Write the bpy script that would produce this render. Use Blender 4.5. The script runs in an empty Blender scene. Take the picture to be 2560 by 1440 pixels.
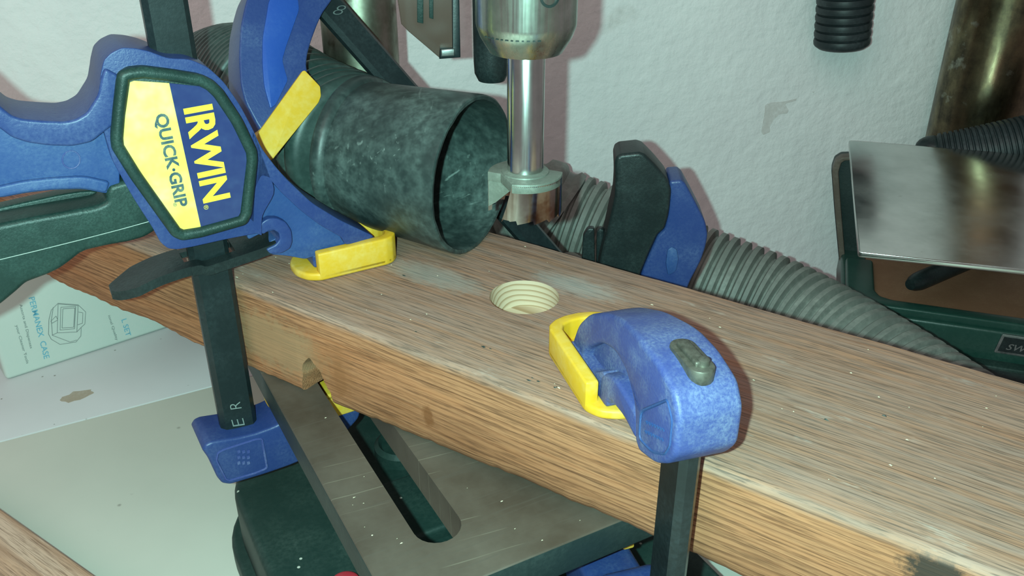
import bpy, bmesh, math, random
from mathutils import Vector, Matrix, noise
random.seed(7)
C = bpy.context.scene.collection
S = 0.001                                   # all shapes below are written in millimetres

# ------------------------------------------------------------------ camera, world, light, exposure
CAM = Vector((0, 0, 157.0)); FPX = 2250.0; TH = math.radians(28.0)
CT, ST = math.cos(TH), math.sin(TH)
cam = bpy.data.cameras.new('camera'); co = bpy.data.objects.new('camera', cam); C.objects.link(co)
co.location = CAM * S; co.rotation_euler = (math.radians(90 - 28.0), 0, 0)
cam.sensor_width = 36; cam.lens = 36 * FPX / 2560; cam.clip_start = 0.01; cam.clip_end = 20
bpy.context.scene.camera = co

w = bpy.data.worlds.new('world'); bpy.context.scene.world = w; w.use_nodes = True
bg = w.node_tree.nodes['Background']; bg.inputs[0].default_value = (0.30, 0.265, 0.27, 1); bg.inputs[1].default_value = 0.62

fl = bpy.data.lights.new('phone_flash', 'POINT'); fo = bpy.data.objects.new('phone_flash', fl); C.objects.link(fo)
fl.energy = 7.8; fl.color = (0.52, 1.0, 0.90); fl.shadow_soft_size = 0.0022
fo.location = (-0.0145, 0.0, 0.158)
al = bpy.data.lights.new('ceiling_lamp', 'AREA'); ao = bpy.data.objects.new('ceiling_lamp', al); C.objects.link(ao)
al.shape = 'RECTANGLE'; al.size = 0.8; al.size_y = 0.8; al.energy = 4.0; al.color = (1.0, 0.83, 0.79)
ao.location = (-0.30, -0.35, 0.70)
ao.rotation_euler = (Vector((-0.05, 0.45, 0)) - ao.location).to_track_quat('-Z', 'Y').to_euler()

vs = bpy.context.scene.view_settings
bpy.context.scene.display_settings.display_device = 'sRGB'
vs.view_transform = 'Standard'; vs.look = 'None'; vs.gamma = 1; vs.use_curve_mapping = False; vs.exposure = 0.0

# ------------------------------------------------------------------ survey helpers: turn a sighting into a point on a real plane
def ray(px, py):
    u = (px - 1280) / FPX; v = (720 - py) / FPX
    return Vector((u, CT + v * ST, -ST + v * CT))
def at_z(px, py, z):
    d = ray(px, py); return CAM + d * ((z - CAM.z) / d.z)
def at_t(px, py, t):
    return CAM + ray(px, py) * t
def on_plane(px, py, p0, n):
    d = ray(px, py); return CAM + d * ((p0 - CAM).dot(n) / d.dot(n))

class Frame:
    def __init__(s, o, x, z=(0, 0, 1)):
        s.o = Vector(o); s.x = Vector(x).normalized(); s.z = Vector(z).normalized()
        s.x = (s.x - s.z * s.x.dot(s.z)).normalized(); s.y = s.z.cross(s.x)
        s.R = Matrix((s.x, s.y, s.z)).transposed()
    def loc(s, p): return s.R.transposed() @ (Vector(p) - s.o)
    def wld(s, p): return s.o + s.R @ Vector(p)
    def mat(s):
        m = s.R.to_4x4(); m.translation = s.o * S; return m
    def tr(s, pts, y):                       # sightings -> (x, z) on the plane local y
        out = []
        for px, py in pts:
            l = s.loc(on_plane(px, py, s.wld((0, y, 0)), s.y)); out.append((l.x, l.z))
        return out

# ------------------------------------------------------------------ things and parts
def tag(o, label=None, cat=None, group=None, kind=None):
    if label: o['label'] = label
    if cat: o['category'] = cat
    if group: o['group'] = group
    if kind: o['kind'] = kind
    return o
def thing(name, F, label, cat, group=None):
    o = bpy.data.objects.new(name, None); C.objects.link(o); o.empty_display_size = 0.01
    o.matrix_world = F.mat(); return tag(o, label, cat, group)
def obj(name, bm, mat, parent=None, F=None, ang=35, label=None, kind=None):
    bmesh.ops.recalc_face_normals(bm, faces=bm.faces)
    me = bpy.data.meshes.new(name); bmesh.ops.scale(bm, vec=(S, S, S), verts=bm.verts)
    bm.to_mesh(me); bm.free()
    for m in (mat if isinstance(mat, (list, tuple)) else [mat]): me.materials.append(m)
    for p in me.polygons: p.use_smooth = True
    me.set_sharp_from_angle(angle=math.radians(ang))
    o = bpy.data.objects.new(name, me); C.objects.link(o)
    if parent: o.parent = parent
    elif F: o.matrix_world = F.mat()
    if label: o['label'] = label
    if kind: o['kind'] = kind
    return o

# ------------------------------------------------------------------ shapes (mm)
def chaikin(p, it=2):
    for _ in range(it):
        q = []
        for i in range(len(p)):
            a, b = p[i], p[(i + 1) % len(p)]
            q.append((a[0] * .75 + b[0] * .25, a[1] * .75 + b[1] * .25))
            q.append((a[0] * .25 + b[0] * .75, a[1] * .25 + b[1] * .75))
        p = q
    return p
def rnd(p, k=0.3, n=1):                      # round corners without shrinking long edges
    q = []
    L = len(p)
    for i in range(L):
        a, b, c = Vector(p[i - 1]), Vector(p[i]), Vector(p[(i + 1) % L])
        d = min((a - b).length, (c - b).length) * k
        s = b + (a - b).normalized() * d; e = b + (c - b).normalized() * d
        for j in range(n + 2):
            t = j / (n + 1); q.append(tuple((1 - t) ** 2 * s + 2 * t * (1 - t) * b + t * t * e))
    return q
def area(p): return sum(p[i][0] * p[(i + 1) % len(p)][1] - p[(i + 1) % len(p)][0] * p[i][1] for i in range(len(p))) / 2
def inset(p, d):
    """offset a closed outline inwards in small steps; edges that shrink away are collapsed, so the count stays"""
    if d == 0: return list(p)
    sg = 1 if area(p) > 0 else -1
    steps = max(1, int(abs(d) / .3)); q = [Vector(v) for v in p]; n = len(q)
    for _ in range(steps):
        st = d / steps; new = []
        for i in range(n):
            a = i - 1
            while (q[a % n] - q[i]).length < 1e-5 and a > i - n: a -= 1
            c = i + 1
            while (q[c % n] - q[i]).length < 1e-5 and c < i + n: c += 1
            e = (q[i] - q[a % n]); f = (q[c % n] - q[i])
            if e.length < 1e-7 or f.length < 1e-7: new.append(q[i].copy()); continue
            e.normalize(); f.normalize(); m = Vector((-e.y - f.y, e.x + f.x))
            if m.length < 1e-6: m = Vector((-e.y, e.x))
            m.normalize(); k = max(.55, m.dot(Vector((-e.y, e.x)))); new.append(q[i] + m * sg * st / k)
        for _k in range(4):
            bad = False
            for i in range(n):
                j = (i + 1) % n; o_ = q[j] - q[i]; w_ = new[j] - new[i]
                if o_.length < 1e-5 and w_.length > 1e-6 or (o_.length >= 1e-5 and o_.dot(w_) < 0):
                    m = (new[i] + new[j]) / 2; new[i] = m.copy(); new[j] = m.copy(); bad = True
            if not bad: break
        q = new
    return [tuple(v) for v in q]
def crossing(p):
    n = len(p)
    def o(a, b, c): return (b[0] - a[0]) * (c[1] - a[1]) - (b[1] - a[1]) * (c[0] - a[0])
    for i in range(n):
        a, b = p[i], p[(i + 1) % n]
        for j in range(i + 2, n):
            if i == 0 and j == n - 1: continue
            c, d = p[j], p[(j + 1) % n]
            if max(a[0], b[0]) < min(c[0], d[0]) or max(c[0], d[0]) < min(a[0], b[0]) or max(a[1], b[1]) < min(c[1], d[1]) or max(c[1], d[1]) < min(a[1], b[1]): continue
            if o(a, b, c) * o(a, b, d) < 0 and o(c, d, a) * o(c, d, b) < 0: return True
    return False
def clean(p, e=.02):
    q = [p[0]]
    for v in p[1:]:
        if math.hypot(v[0] - q[-1][0], v[1] - q[-1][1]) > e: q.append(v)
    if math.hypot(q[0][0] - q[-1][0], q[0][1] - q[-1][1]) <= e: q.pop()
    return q
def plate(bm, out, y0, y1, r=0.0, seg=3, axis='y'):
    """closed outline in (x,z), extruded y0..y1 with rounded rims"""
    out = clean(list(out))
    if r:
        if crossing(out): print('CROSSING outline', out[0], len(out))
        r0_ = r
        while r > .05 and crossing(inset(out, r)): r *= .75
        if r < r0_ * .5: print('reduced rim', r0_, '->', round(r, 2), len(out))
    sgn = 1 if y1 > y0 else -1
    prof = [(r * (1 - math.sin(a)), y0 + sgn * r * (1 - math.cos(a))) for a in [math.pi / 2 * i / seg for i in range(seg + 1)]] if r else [(0, y0)]
    prof += [(i, y0 + y1 - y) for i, y in reversed(prof)]
    rings = []
    for ins, y in prof:
        rings.append([bm.verts.new((x, y, z) if axis == 'y' else (x, z, y)) for x, z in inset(out, ins)])
    n = len(out)
    for a, b in zip(rings, rings[1:]):
        for i in range(n):
            j = (i + 1) % n
            bm.faces.new((a[i], a[j], b[j], b[i]))
    bm.faces.new(rings[0]); bm.faces.new(list(reversed(rings[-1])))
    if False: bmesh.ops.remove_doubles(bm, verts=[v for g_ in rings for v in g_], dist=.0008)
    return bm
def box(bm, x0, x1, y0, y1, z0, z1, r=0.0, M=None):
    t = bmesh.new(); bmesh.ops.create_cube(t, size=1)
    for v in t.verts: v.co = Vector(((x0 + x1) / 2 + v.co.x * (x1 - x0), (y0 + y1) / 2 + v.co.y * (y1 - y0), (z0 + z1) / 2 + v.co.z * (z1 - z0)))
    if r: bmesh.ops.bevel(t, geom=t.edges[:], offset=r, segments=3, affect='EDGES', profile=.5)
    return merge(bm, t, M)
def merge(bm, t, M=None):
    if M is not None: bmesh.ops.transform(t, matrix=M, verts=t.verts)
    mp = {v: bm.verts.new(v.co) for v in t.verts}
    for f in t.faces:
        nf = bm.faces.new([mp[v] for v in f.verts]); nf.material_index = f.material_index
    t.free(); return bm
def lathe(bm, prof, seg=64, c=(0, 0, 0), M=None):
    t = bmesh.new(); rings = []
    for r, z in prof:
        rings.append([t.verts.new((r * math.cos(2 * math.pi * i / seg), r * math.sin(2 * math.pi * i / seg), z)) for i in range(seg)])
    for a, b in zip(rings, rings[1:]):
        for i in range(seg): t.faces.new((a[i], a[(i + 1) % seg], b[(i + 1) % seg], b[i]))
    t.faces.new(rings[0]); t.faces.new(list(reversed(rings[-1])))
    bmesh.ops.translate(t, vec=Vector(c), verts=t.verts)
    return merge(bm, t, M)
def axis_matrix(a, b):                        # z axis from a to b, origin a
    z = (Vector(b) - Vector(a)).normalized(); x = z.orthogonal().normalized(); y = z.cross(x)
    m = Matrix((x, y, z)).transposed().to_4x4(); m.translation = Vector(a); return m
def spline(pts, step):
    pts = [Vector(p) for p in pts]; P = [pts[0] * 2 - pts[1]] + pts + [pts[-1] * 2 - pts[-2]]; out = []
    for i in range(1, len(P) - 2):
        for k in range(24):
            t = k / 24; a, b, c, d = P[i - 1:i + 3]
            out.append(.5 * (2 * b + (c - a) * t + (2 * a - 5 * b + 4 * c - d) * t * t + (3 * b - a - 3 * c + d) * t ** 3))
    out.append(pts[-1])
    res = [out[0]]; acc = 0; ds = [0]; 
    for a, b in zip(out, out[1:]): ds.append(ds[-1] + (b - a).length)
    n = max(2, int(ds[-1] / step)); j = 0
    res = []
    for k in range(n + 1):
        s = ds[-1] * k / n
        while j < len(ds) - 2 and ds[j + 1] < s: j += 1
        t = (s - ds[j]) / max(1e-9, ds[j + 1] - ds[j]); res.append(out[j].lerp(out[j + 1], min(1, t)))
    return res, ds[-1]
def sweep(bm, path, rad, seg=48, closed=False, cap=True, oval=None):
    """path list of Vector, rad list or number"""
    n = len(path); rings = []; up = None
    for i, p in enumerate(path):
        if closed: t = (path[(i + 1) % n] - path[i - 1])
        else: t = path[min(i + 1, n - 1)] - path[max(i - 1, 0)]
        t.normalize()
        up = t.orthogonal() if up is None else (up - t * up.dot(t))
        up.normalize(); s = t.cross(up); r = rad if isinstance(rad, (int, float)) else rad[i]
        rings.append([bm.verts.new(p + (up * math.cos(2 * math.pi * k / seg) + s * math.sin(2 * math.pi * k / seg)) * r) for k in range(seg)])
    pairs = list(zip(rings, rings[1:]))
    for a, b in pairs:
        for k in range(seg): bm.faces.new((a[k], a[(k + 1) % seg], b[(k + 1) % seg], b[k]))
    if closed:
        a, b = rings[-1], rings[0]; sh = min(range(seg), key=lambda s_: (a[0].co - b[s_].co).length)
        for k in range(seg): bm.faces.new((a[k], a[(k + 1) % seg], b[(k + 1 + sh) % seg], b[(k + sh) % seg]))
    elif cap:
        bm.faces.new(rings[0]); bm.faces.new(list(reversed(rings[-1])))
    return bm
def boolean(o, cutters):
    for c in cutters:
        m = o.modifiers.new('b', 'BOOLEAN'); m.operation = 'DIFFERENCE'; m.solver = 'EXACT'; m.object = c
    bpy.context.view_layer.update()
    dg = bpy.context.evaluated_depsgraph_get(); me = bpy.data.meshes.new_from_object(o.evaluated_get(dg))
    o.modifiers.clear(); me.name = o.data.name; o.data = me
    for c in cutters: bpy.data.objects.remove(c)
    return o
def lettering(name, s, A, X, Y, L, H, mat, parent, lift=0.15, off=0.0, shear=0, nrm=None, label=None):
    """text whose bounding box starts at A, runs L along X and H along Y (parent-local mm)"""
    cu = bpy.data.curves.new(name, 'FONT'); cu.body = s; cu.size = 10; cu.offset = off; cu.shear = shear; cu.resolution_u = 3
    o = bpy.data.objects.new(name, cu); C.objects.link(o); bpy.context.view_layer.update()
    me = bpy.data.meshes.new_from_object(o.evaluated_get(bpy.context.evaluated_depsgraph_get())); bpy.data.objects.remove(o)
    xs = [v.co.x for v in me.vertices]; ys = [v.co.y for v in me.vertices]
    x0, x1, y0, y1 = min(xs), max(xs), min(ys), max(ys); X = Vector(X).normalized(); Y = Vector(Y).normalized(); N = X.cross(Y).normalized()
    for v in me.vertices:
        v.co = (Vector(A) + X * ((v.co.x - x0) / (x1 - x0) * L) + Y * ((v.co.y - y0) / (y1 - y0) * H) + N * lift) * S
    me.materials.clear(); me.materials.append(mat); me.name = name
    t = bpy.data.objects.new(name, me); C.objects.link(t); t.parent = parent
    if label: t['label'] = label
    return t

# ------------------------------------------------------------------ materials
class NB:
    def __init__(s, name):
        s.m = bpy.data.materials.new(name); s.m.use_nodes = True; s.t = s.m.node_tree; s.b = s.t.nodes['Principled BSDF']
    def n(s, typ, **kw):
        x = s.t.nodes.new(typ)
        for k, v in kw.items():
            if k.startswith('i_'):
                k = k[2:]; x.inputs[int(k) if k.isdigit() else k.replace('_', ' ')].default_value = v
            else: setattr(x, k, v)
        return x
    def l(s, a, b): s.t.links.new(a, b)
    def coord(s, scale=(1, 1, 1), rot=(0, 0, 0)):
        tc = s.n('ShaderNodeTexCoord'); mp = s.n('ShaderNodeMapping'); s.l(tc.outputs['Object'], mp.inputs[0])
        mp.inputs['Scale'].default_value = scale; mp.inputs['Rotation'].default_value = rot; return mp.outputs[0]
    def noise(s, vec, scale, detail=3, rough=.6, dist=0):
        x = s.n('ShaderNodeTexNoise'); s.l(vec, x.inputs['Vector']); x.inputs['Scale'].default_value = scale
        x.inputs['Detail'].default_value = detail; x.inputs['Roughness'].default_value = rough; x.inputs['Distortion'].default_value = dist
        return x.outputs['Fac']
    def ramp(s, fac, stops, interp='LINEAR'):
        x = s.n('ShaderNodeValToRGB'); s.l(fac, x.inputs[0]); cr = x.color_ramp; cr.interpolation = interp
        while len(cr.elements) < len(stops): cr.elements.new(.5)
        for e, (p, c) in zip(cr.elements, stops): e.position = p; e.color = (c, c, c, 1) if isinstance(c, (int, float)) else (*c, 1)
        return x.outputs[0]
    def mix(s, f, a, b, mode='MIX'):
        x = s.n('ShaderNodeMix', data_type='RGBA', blend_type=mode)
        for val, i in ((f, 0), (a, 6), (b, 7)):
            if isinstance(val, (int, float)): x.inputs[i].default_value = val
            elif isinstance(val, tuple): x.inputs[i].default_value = (*val, 1)
            else: s.l(val, x.inputs[i])
        return x.outputs[2]
    def math(s, op, a, b=0.0, c=None):
        x = s.n('ShaderNodeMath', operation=op)
        for i, v in enumerate((a, b, c)):
            if v is None: continue
            if isinstance(v, (int, float)): x.inputs[i].default_value = v
            else: s.l(v, x.inputs[i])
        return x.outputs[0]
    def col(s, c):
        if isinstance(c, tuple): s.b.inputs['Base Color'].default_value = (*c, 1)
        else: s.l(c, s.b.inputs['Base Color'])
    def set(s, **kw):
        for k, v in kw.items():
            i = s.b.inputs[k.replace('_', ' ')]
            if isinstance(v, (int, float, tuple)): i.default_value = v
            else: s.l(v, i)
    def bump(s, h, strength=.3, dist=.0005):
        x = s.n('ShaderNodeBump'); x.inputs['Strength'].default_value = strength; x.inputs['Distance'].default_value = dist
        s.l(h, x.inputs['Height']); s.l(x.outputs[0], s.b.inputs['Normal'])

def worn(name, base, dust, amount=.5, rough=.5, fine=700, scale=60, bump=.15, spec=.4, metallic=0.0, speck=None, scratch=None):
    """one base colour with dust or scuffs of another colour in noisy patches"""
    k = NB(name); v = k.coord()
    a = k.noise(v, scale, 4, .65); b = k.noise(v, fine, 2, .7)
    f = k.math('MULTIPLY', k.ramp(a, [(.42, 0.15), (.7, 1.0)]), k.ramp(b, [(.35, .25), (.68, 1.0)]))
    f = k.math('MULTIPLY', f, amount); c = k.mix(f, base, dust)
    if speck:
        vo = k.n('ShaderNodeTexVoronoi'); k.l(v, vo.inputs['Vector']); vo.inputs['Scale'].default_value = speck[1]
        sp = k.ramp(vo.outputs['Distance'], [(0, 1), (speck[2], 1), (speck[2] + .02, 0)]); c = k.mix(sp, c, speck[0])
    if scratch:
        for st_, ro_, am_ in (((30, 700, 260), (.4, .2, .5), .5), ((500, 40, 300), (.9, .1, .3), .4)):
            n_ = k.noise(k.coord(st_, ro_), 1, 2, .6); m_ = k.noise(v, 28, 3, .6)
            c = k.mix(k.math('MULTIPLY', k.math('MULTIPLY', k.ramp(n_, [(.66, 0), (.74, 1)]), k.ramp(m_, [(.48, 0), (.62, 1)])), am_), c, scratch)
    k.col(c); k.set(Roughness=rough, Metallic=metallic, Specular_IOR_Level=spec)
    k.bump(b, bump, .0003); return k.m

BLUE = worn('blue_plastic', (.016, .036, .150), (.085, .125, .25), .55, .40, 900, 45, .25)
BLUE_DUSTY = worn('dusty_blue_plastic', (.032, .050, .205), (.18, .22, .34), .85, .5, 1200, 60, .3)
BLUE_LIGHT = worn('light_blue_plastic', (.018, .052, .185), (.09, .15, .27), .55, .5, 900, 45, .25)
YEL = worn('yellow_pad', (.66, .36, .010), (.72, .52, .17), .6, .5, 300, 55, .2)
BLK = worn('black_plastic', (.008, .013, .014), (.045, .065, .065), .5, .40, 900, 70, .3, spec=.35)
BLK_GREEN = worn('dark_green_plastic', (.007, .024, .021), (.035, .075, .066), .75, .45, 1300, 60, .35, spec=.35)
BARM = worn('black_bar', (.008, .014, .016), (.035, .050, .054), .5, .38, 600, 60, .15, spec=.35)
CUFF = worn('scuffed_rubber', (.012, .022, .022), (.12, .165, .155), .85, .42, 260, 34, .2, scratch=(.30, .36, .34))
HOSE = worn('hose_plastic', (.15, .16, .145), (.30, .31, .28), .9, .55, 250, 30, .2)
HOSE_D = worn('hose_plastic_dark', (.016, .034, .031), (.085, .13, .12), .8, .42, 300, 30, .2)
RIBB = worn('black_ribbed_rubber', (.010, .017, .019), (.06, .08, .085), .5, .5, 500, 40, .2)
CAST = worn('green_cast_iron', (.010, .030, .026), (.05, .08, .07), .7, .5, 500, 30, .3, spec=.3, speck=((.5, .52, .46), 90, .045))
CAST_D = worn('dark_casting', (.012, .022, .022), (.05, .07, .065), .6, .5, 500, 30, .3)
GREEN = worn('green_enamel', (.010, .048, .037), (.045, .095, .078), .6, .35, 400, 30, .2)
BROWN = worn('brown_board', (.20, .085, .045), (.28, .14, .08), .7, .7, 900, 50, .3)
RED = worn('red_plastic', (.5, .03, .05), (.5, .15, .15), .3, .4)
SILV = worn('silver_rim', (.35, .37, .36), (.1, .12, .12), .8, .35, 300, 60, .3, metallic=.8)
CHIP = worn('pale_wood_chip', (.55, .45, .33), (.70, .62, .50), .6, .8)
NAVY = worn('navy_label', (.014, .028, .12), (.06, .10, .22), .45, .24, 200, 45, .1, spec=.8)
YLAB = worn('yellow_label', (.76, .56, .09), (.78, .68, .38), .9, .36, 120, 45, .1, spec=.9)
YTXT = worn('yellow_ink', (.78, .58, .05), (.76, .66, .2), .3, .25)
BTXT = worn('dark_blue_ink', (.02, .06, .10), (.4, .45, .25), .55, .25, 500, 120)
GINK = worn('grey_ink', (.22, .25, .25), (.35, .38, .36), .6, .7)
CYINK = worn('light_blue_ink', (.12, .42, .58), (.35, .58, .66), .6, .7)
SCRATCH = worn('scratched_letters', (.40, .45, .42), (.2, .25, .24), .7, .6)
BOXM = worn('pale_card', (.60, .68, .63), (.66, .70, .66), .7, .7, 300, 20, .1)

def metal(name, c1, c2, rough=.25, stretch=(60, 60, 2), sc=10, spots=None, metallic=1.0):
    k = NB(name); v = k.coord(stretch); a = k.noise(v, sc, 4, .6); v2 = k.coord(); b = k.noise(v2, 70, 4, .7)
    c = k.mix(k.ramp(k.math('MULTIPLY', k.math('ADD', a, b), .5), [(.38, 0), (.62, 1)]), c1, c2)
    if spots: c = k.mix(k.ramp(k.noise(v2, spots[1], 4, .65), [(spots[2], 0), (spots[2] + .12, 1)]), c, spots[0])
    k.col(c); k.set(Metallic=metallic, Roughness=k.ramp(a, [(.3, rough * .7), (.7, rough * 1.4)])); k.bump(a, .06, .0002); return k.m
STEEL = metal('bright_steel', (.70, .74, .70), (.50, .53, .50), .20)
CHUCKM = metal('chuck_steel', (.60, .66, .60), (.34, .39, .33), .28)
BITM = metal('bit_steel', (.55, .52, .47), (.30, .23, .18), .16, spots=((.22, .10, .05), 60, .55))
BITTOP = worn('dusty_bit_steel', (.15, .17, .145), (.26, .29, .25), .9, .5, 900, 120, .2, metallic=.35)
COLM = metal('galvanised_column', (.34, .34, .28), (.16, .15, .11), .38, (8, 8, 3), 14, spots=((.10, .075, .045), 60, .56))
COLR = metal('worn_brassy_column', (.24, .19, .11), (.07, .058, .042), .33, (10, 10, 3), 12, spots=((.42, .42, .34), 45, .62))
PLATE = metal('polished_plate', (.66, .65, .63), (.55, .55, .53), .20, (2, 2, 2), 14, spots=((.42, .40, .38), 160, .66))
RIVET = metal('bar_end_steel', (.20, .19, .16), (.06, .05, .04), .5, (30, 30, 30), 20, metallic=.7)

def table_iron():
    k = NB('brushed_cast_iron'); v = k.coord()
    a = k.noise(v, 28, 5, .65)
    lines = k.noise(k.coord((30, 900, 30), (0, 0, .35)), 1, 3, .6)
    c = k.mix(k.ramp(a, [(.3, 0), (.7, 1)]), (.060, .042, .032), (.105, .080, .064))
    c = k.mix(k.ramp(lines, [(.56, 0), (.70, .55)]), c, (.085, .067, .055))
    cross = k.n('ShaderNodeTexWave', wave_type='BANDS', bands_direction='Y'); k.l(k.coord((1, 1, 1), (0, 0, .12)), cross.inputs[0])
    cross.inputs['Scale'].default_value = 38; cross.inputs['Distortion'].default_value = .5; cross.inputs['Detail'].default_value = 1
    msk = k.math('MULTIPLY', k.ramp(cross.outputs['Fac'], [(.992, 0), (1, .8)]), k.ramp(k.noise(v, 26, 2), [(.55, 0), (.64, .4)]))
    c = k.mix(msk, c, (.30, .26, .20))
    k.col(c); k.set(Roughness=k.ramp(a, [(.3, .42), (.7, .6)]), Metallic=0.0, Specular_IOR_Level=.35); k.bump(lines, .15, .0002); return k.m
IRON = table_iron()

def plaster():
    k = NB('orange_peel_plaster'); v = k.coord()
    a = k.noise(v, 110, 4, .55); b = k.noise(v, 14, 3, .6)
    c = k.mix(k.ramp(b, [(.35, 0), (.7, 1)]), (.78, .775, .78), (.84, .84, .84))
    c = k.mix(k.ramp(k.noise(v, 9, 5, .7), [(.66, 0), (.74, .35)]), c, (.45, .42, .38))
    k.col(c); k.set(Roughness=.85); k.bump(k.ramp(a, [(.35, 0), (.65, 1)]), .55, .0009); return k.m
PLASTER = plaster()
def laminate(name, base, sp):
    k = NB(name); v = k.coord()
    vo = k.n('ShaderNodeTexVoronoi'); k.l(v, vo.inputs['Vector']); vo.inputs['Scale'].default_value = sp
    f = k.math('MULTIPLY', k.ramp(vo.outputs['Distance'], [(.06, 1), (.10, 0)]), k.ramp(k.noise(v, 40, 2), [(.50, 0), (.62, .85)]))
    c = k.mix(k.ramp(k.noise(v, 12, 3), [(.3, 0), (.7, 1)]), base, tuple(x * .93 for x in base))
    k.col(k.mix(f, c, (.16, .13, .11))); k.set(Roughness=.5); return k.m
LAM_A = laminate('white_laminate', (.72, .70, .72), 130)
LAM_B = laminate('cream_laminate', (.70, .70, .62), 60)

def wood(name, dark, light, ring=420, pith=(0, 0, -.06), top=None, fresh=False, marks=()):
    """growth rings around a pith line along local x, plus fine streaks; weathered top face if asked"""
    k = NB(name); tc = k.n('ShaderNodeTexCoord'); ob = tc.outputs['Object']
    sep = k.n('ShaderNodeSeparateXYZ'); k.l(ob, sep.inputs[0])
    wob = k.noise(k.coord((4, 22, 22)), 1, 3, .55)
    wob2 = k.noise(k.coord((18, 110, 110)), 1, 2, .5)
    wv = k.math('MULTIPLY', k.math('SUBTRACT', wob, .5), .009)
    wv = k.math('ADD', wv, k.math('MULTIPLY', k.math('SUBTRACT', wob2, .5), .0022))
    y = k.math('SUBTRACT', sep.outputs['Y'], pith[1]); z = k.math('SUBTRACT', sep.outputs['Z'], pith[2])
    r = k.math('SQRT', k.math('ADD', k.math('MULTIPLY', y, y), k.math('MULTIPLY', z, z)))
    r = k.math('ADD', r, wv)
    ph = k.math('FRACT', k.math('MULTIPLY', r, ring))
    late = k.ramp(ph, [(0, 0), (.55, .12), (.86, 1), (.97, .9), (1, 0)])
    fine = k.noise(k.coord((60, 1800, 1800)), 1, 3, .7)
    big = k.noise(k.coord((9, 40, 40)), 1, 3, .6)
    vary = k.ramp(k.noise(k.coord((7, 170, 170)), 1, 3, .7), [(.30, .25), (.62, 1)])
    c = k.mix(k.math('MULTIPLY', k.math('MULTIPLY', late, vary) if not fresh else late, .85), light, dark)
    if not fresh:
        c = k.mix(k.ramp(k.noise(k.coord((5, 60, 60), (0, 0, 0)), 1, 4, .7), [(.45, 0), (.68, .6)]), c, (light[0] * .98, light[1] * .72, light[2] * .5))
        c = k.mix(k.ramp(k.noise(k.coord((4, 45, 45)), 1.3, 4, .7), [(.50, 0), (.72, .5)]), c, (light[0] * 1.15, light[1] * 1.2, light[2] * 1.3))
        c = k.mix(k.ramp(fine, [(.46, 0), (.66, .75)]), c, tuple(v * .45 for v in dark))
        c = k.mix(k.ramp(big, [(.4, 0), (.75, .45)]), c, tuple(v * .75 for v in dark))
    for (p, rad, colr, amt) in marks:
        d = k.n('ShaderNodeVectorMath', operation='SUBTRACT'); k.l(ob, d.inputs[0]); d.inputs[1].default_value = Vector(p) * S
        d2 = k.n('ShaderNodeVectorMath', operation='DIVIDE'); k.l(d.outputs[0], d2.inputs[0]); d2.inputs[1].default_value = Vector(rad) * S
        ln = k.n('ShaderNodeVectorMath', operation='LENGTH'); k.l(d2.outputs[0], ln.inputs[0])
        q = k.math('ADD', ln.outputs['Value'], k.math('MULTIPLY', k.math('SUBTRACT', k.noise(k.coord(), 260, 4, .7), .5), 1.3))
        c = k.mix(k.math('MULTIPLY', k.ramp(q, [(.6, 1), (1.0, 0)]), amt), c, colr)
    if top:
        gray, dust = top
        wv1 = k.noise(k.coord((14, 240, 240)), 1, 4, .65)
        g = k.mix(k.ramp(wv1, [(.35, .35), (.65, .9)]), c, gray)
        g = k.mix(k.ramp(fine, [(.50, 0), (.66, .6)]), g, (.06, .042, .034))
        g = k.mix(k.ramp(k.noise(k.coord((25, 90, 90)), 1, 5, .75), [(.60, 0), (.80, .75)]), g, dust)
        g = k.mix(k.math('MULTIPLY', late, .16), g, (.10, .065, .045))
        for (p, rad, colr, amt) in marks[-2:]:
            d = k.n('ShaderNodeVectorMath', operation='SUBTRACT'); k.l(ob, d.inputs[0]); d.inputs[1].default_value = Vector(p) * S
            d2 = k.n('ShaderNodeVectorMath', operation='DIVIDE'); k.l(d.outputs[0], d2.inputs[0]); d2.inputs[1].default_value = Vector(rad) * S
            ln = k.n('ShaderNodeVectorMath', operation='LENGTH'); k.l(d2.outputs[0], ln.inputs[0])
            q = k.math('ADD', ln.outputs['Value'], k.math('MULTIPLY', k.math('SUBTRACT', k.noise(k.coord((1, 3, 1)), 160, 4, .7), .5), 1.6))
            g = k.mix(k.math('MULTIPLY', k.ramp(q, [(.3, 1), (1.0, 0)]), amt), g, colr)
        # the weathered skin is on the top face of the plank only
        zz = k.math('ADD', sep.outputs['Z'], k.math('MULTIPLY', k.math('SUBTRACT', k.noise(k.coord((20, 60, 60)), 1, 4, .7), .5), .006))
        c = k.mix(k.ramp(k.math('MULTIPLY', zz, 1000 / 8), [(0, 0), (.3, 1)]) if False else k.ramp(k.math('ADD', k.math('MULTIPLY', zz, 180.0), 1.0), [(.35, 0), (.8, 1)]), c, g)
    k.col(c); k.set(Roughness=.72 if not fresh else .6, Specular_IOR_Level=.3)
    k.bump(k.math('ADD', fine, k.math('MULTIPLY', late, -.4)), .35 if not fresh else .1, .0003)
    return k.m

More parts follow.
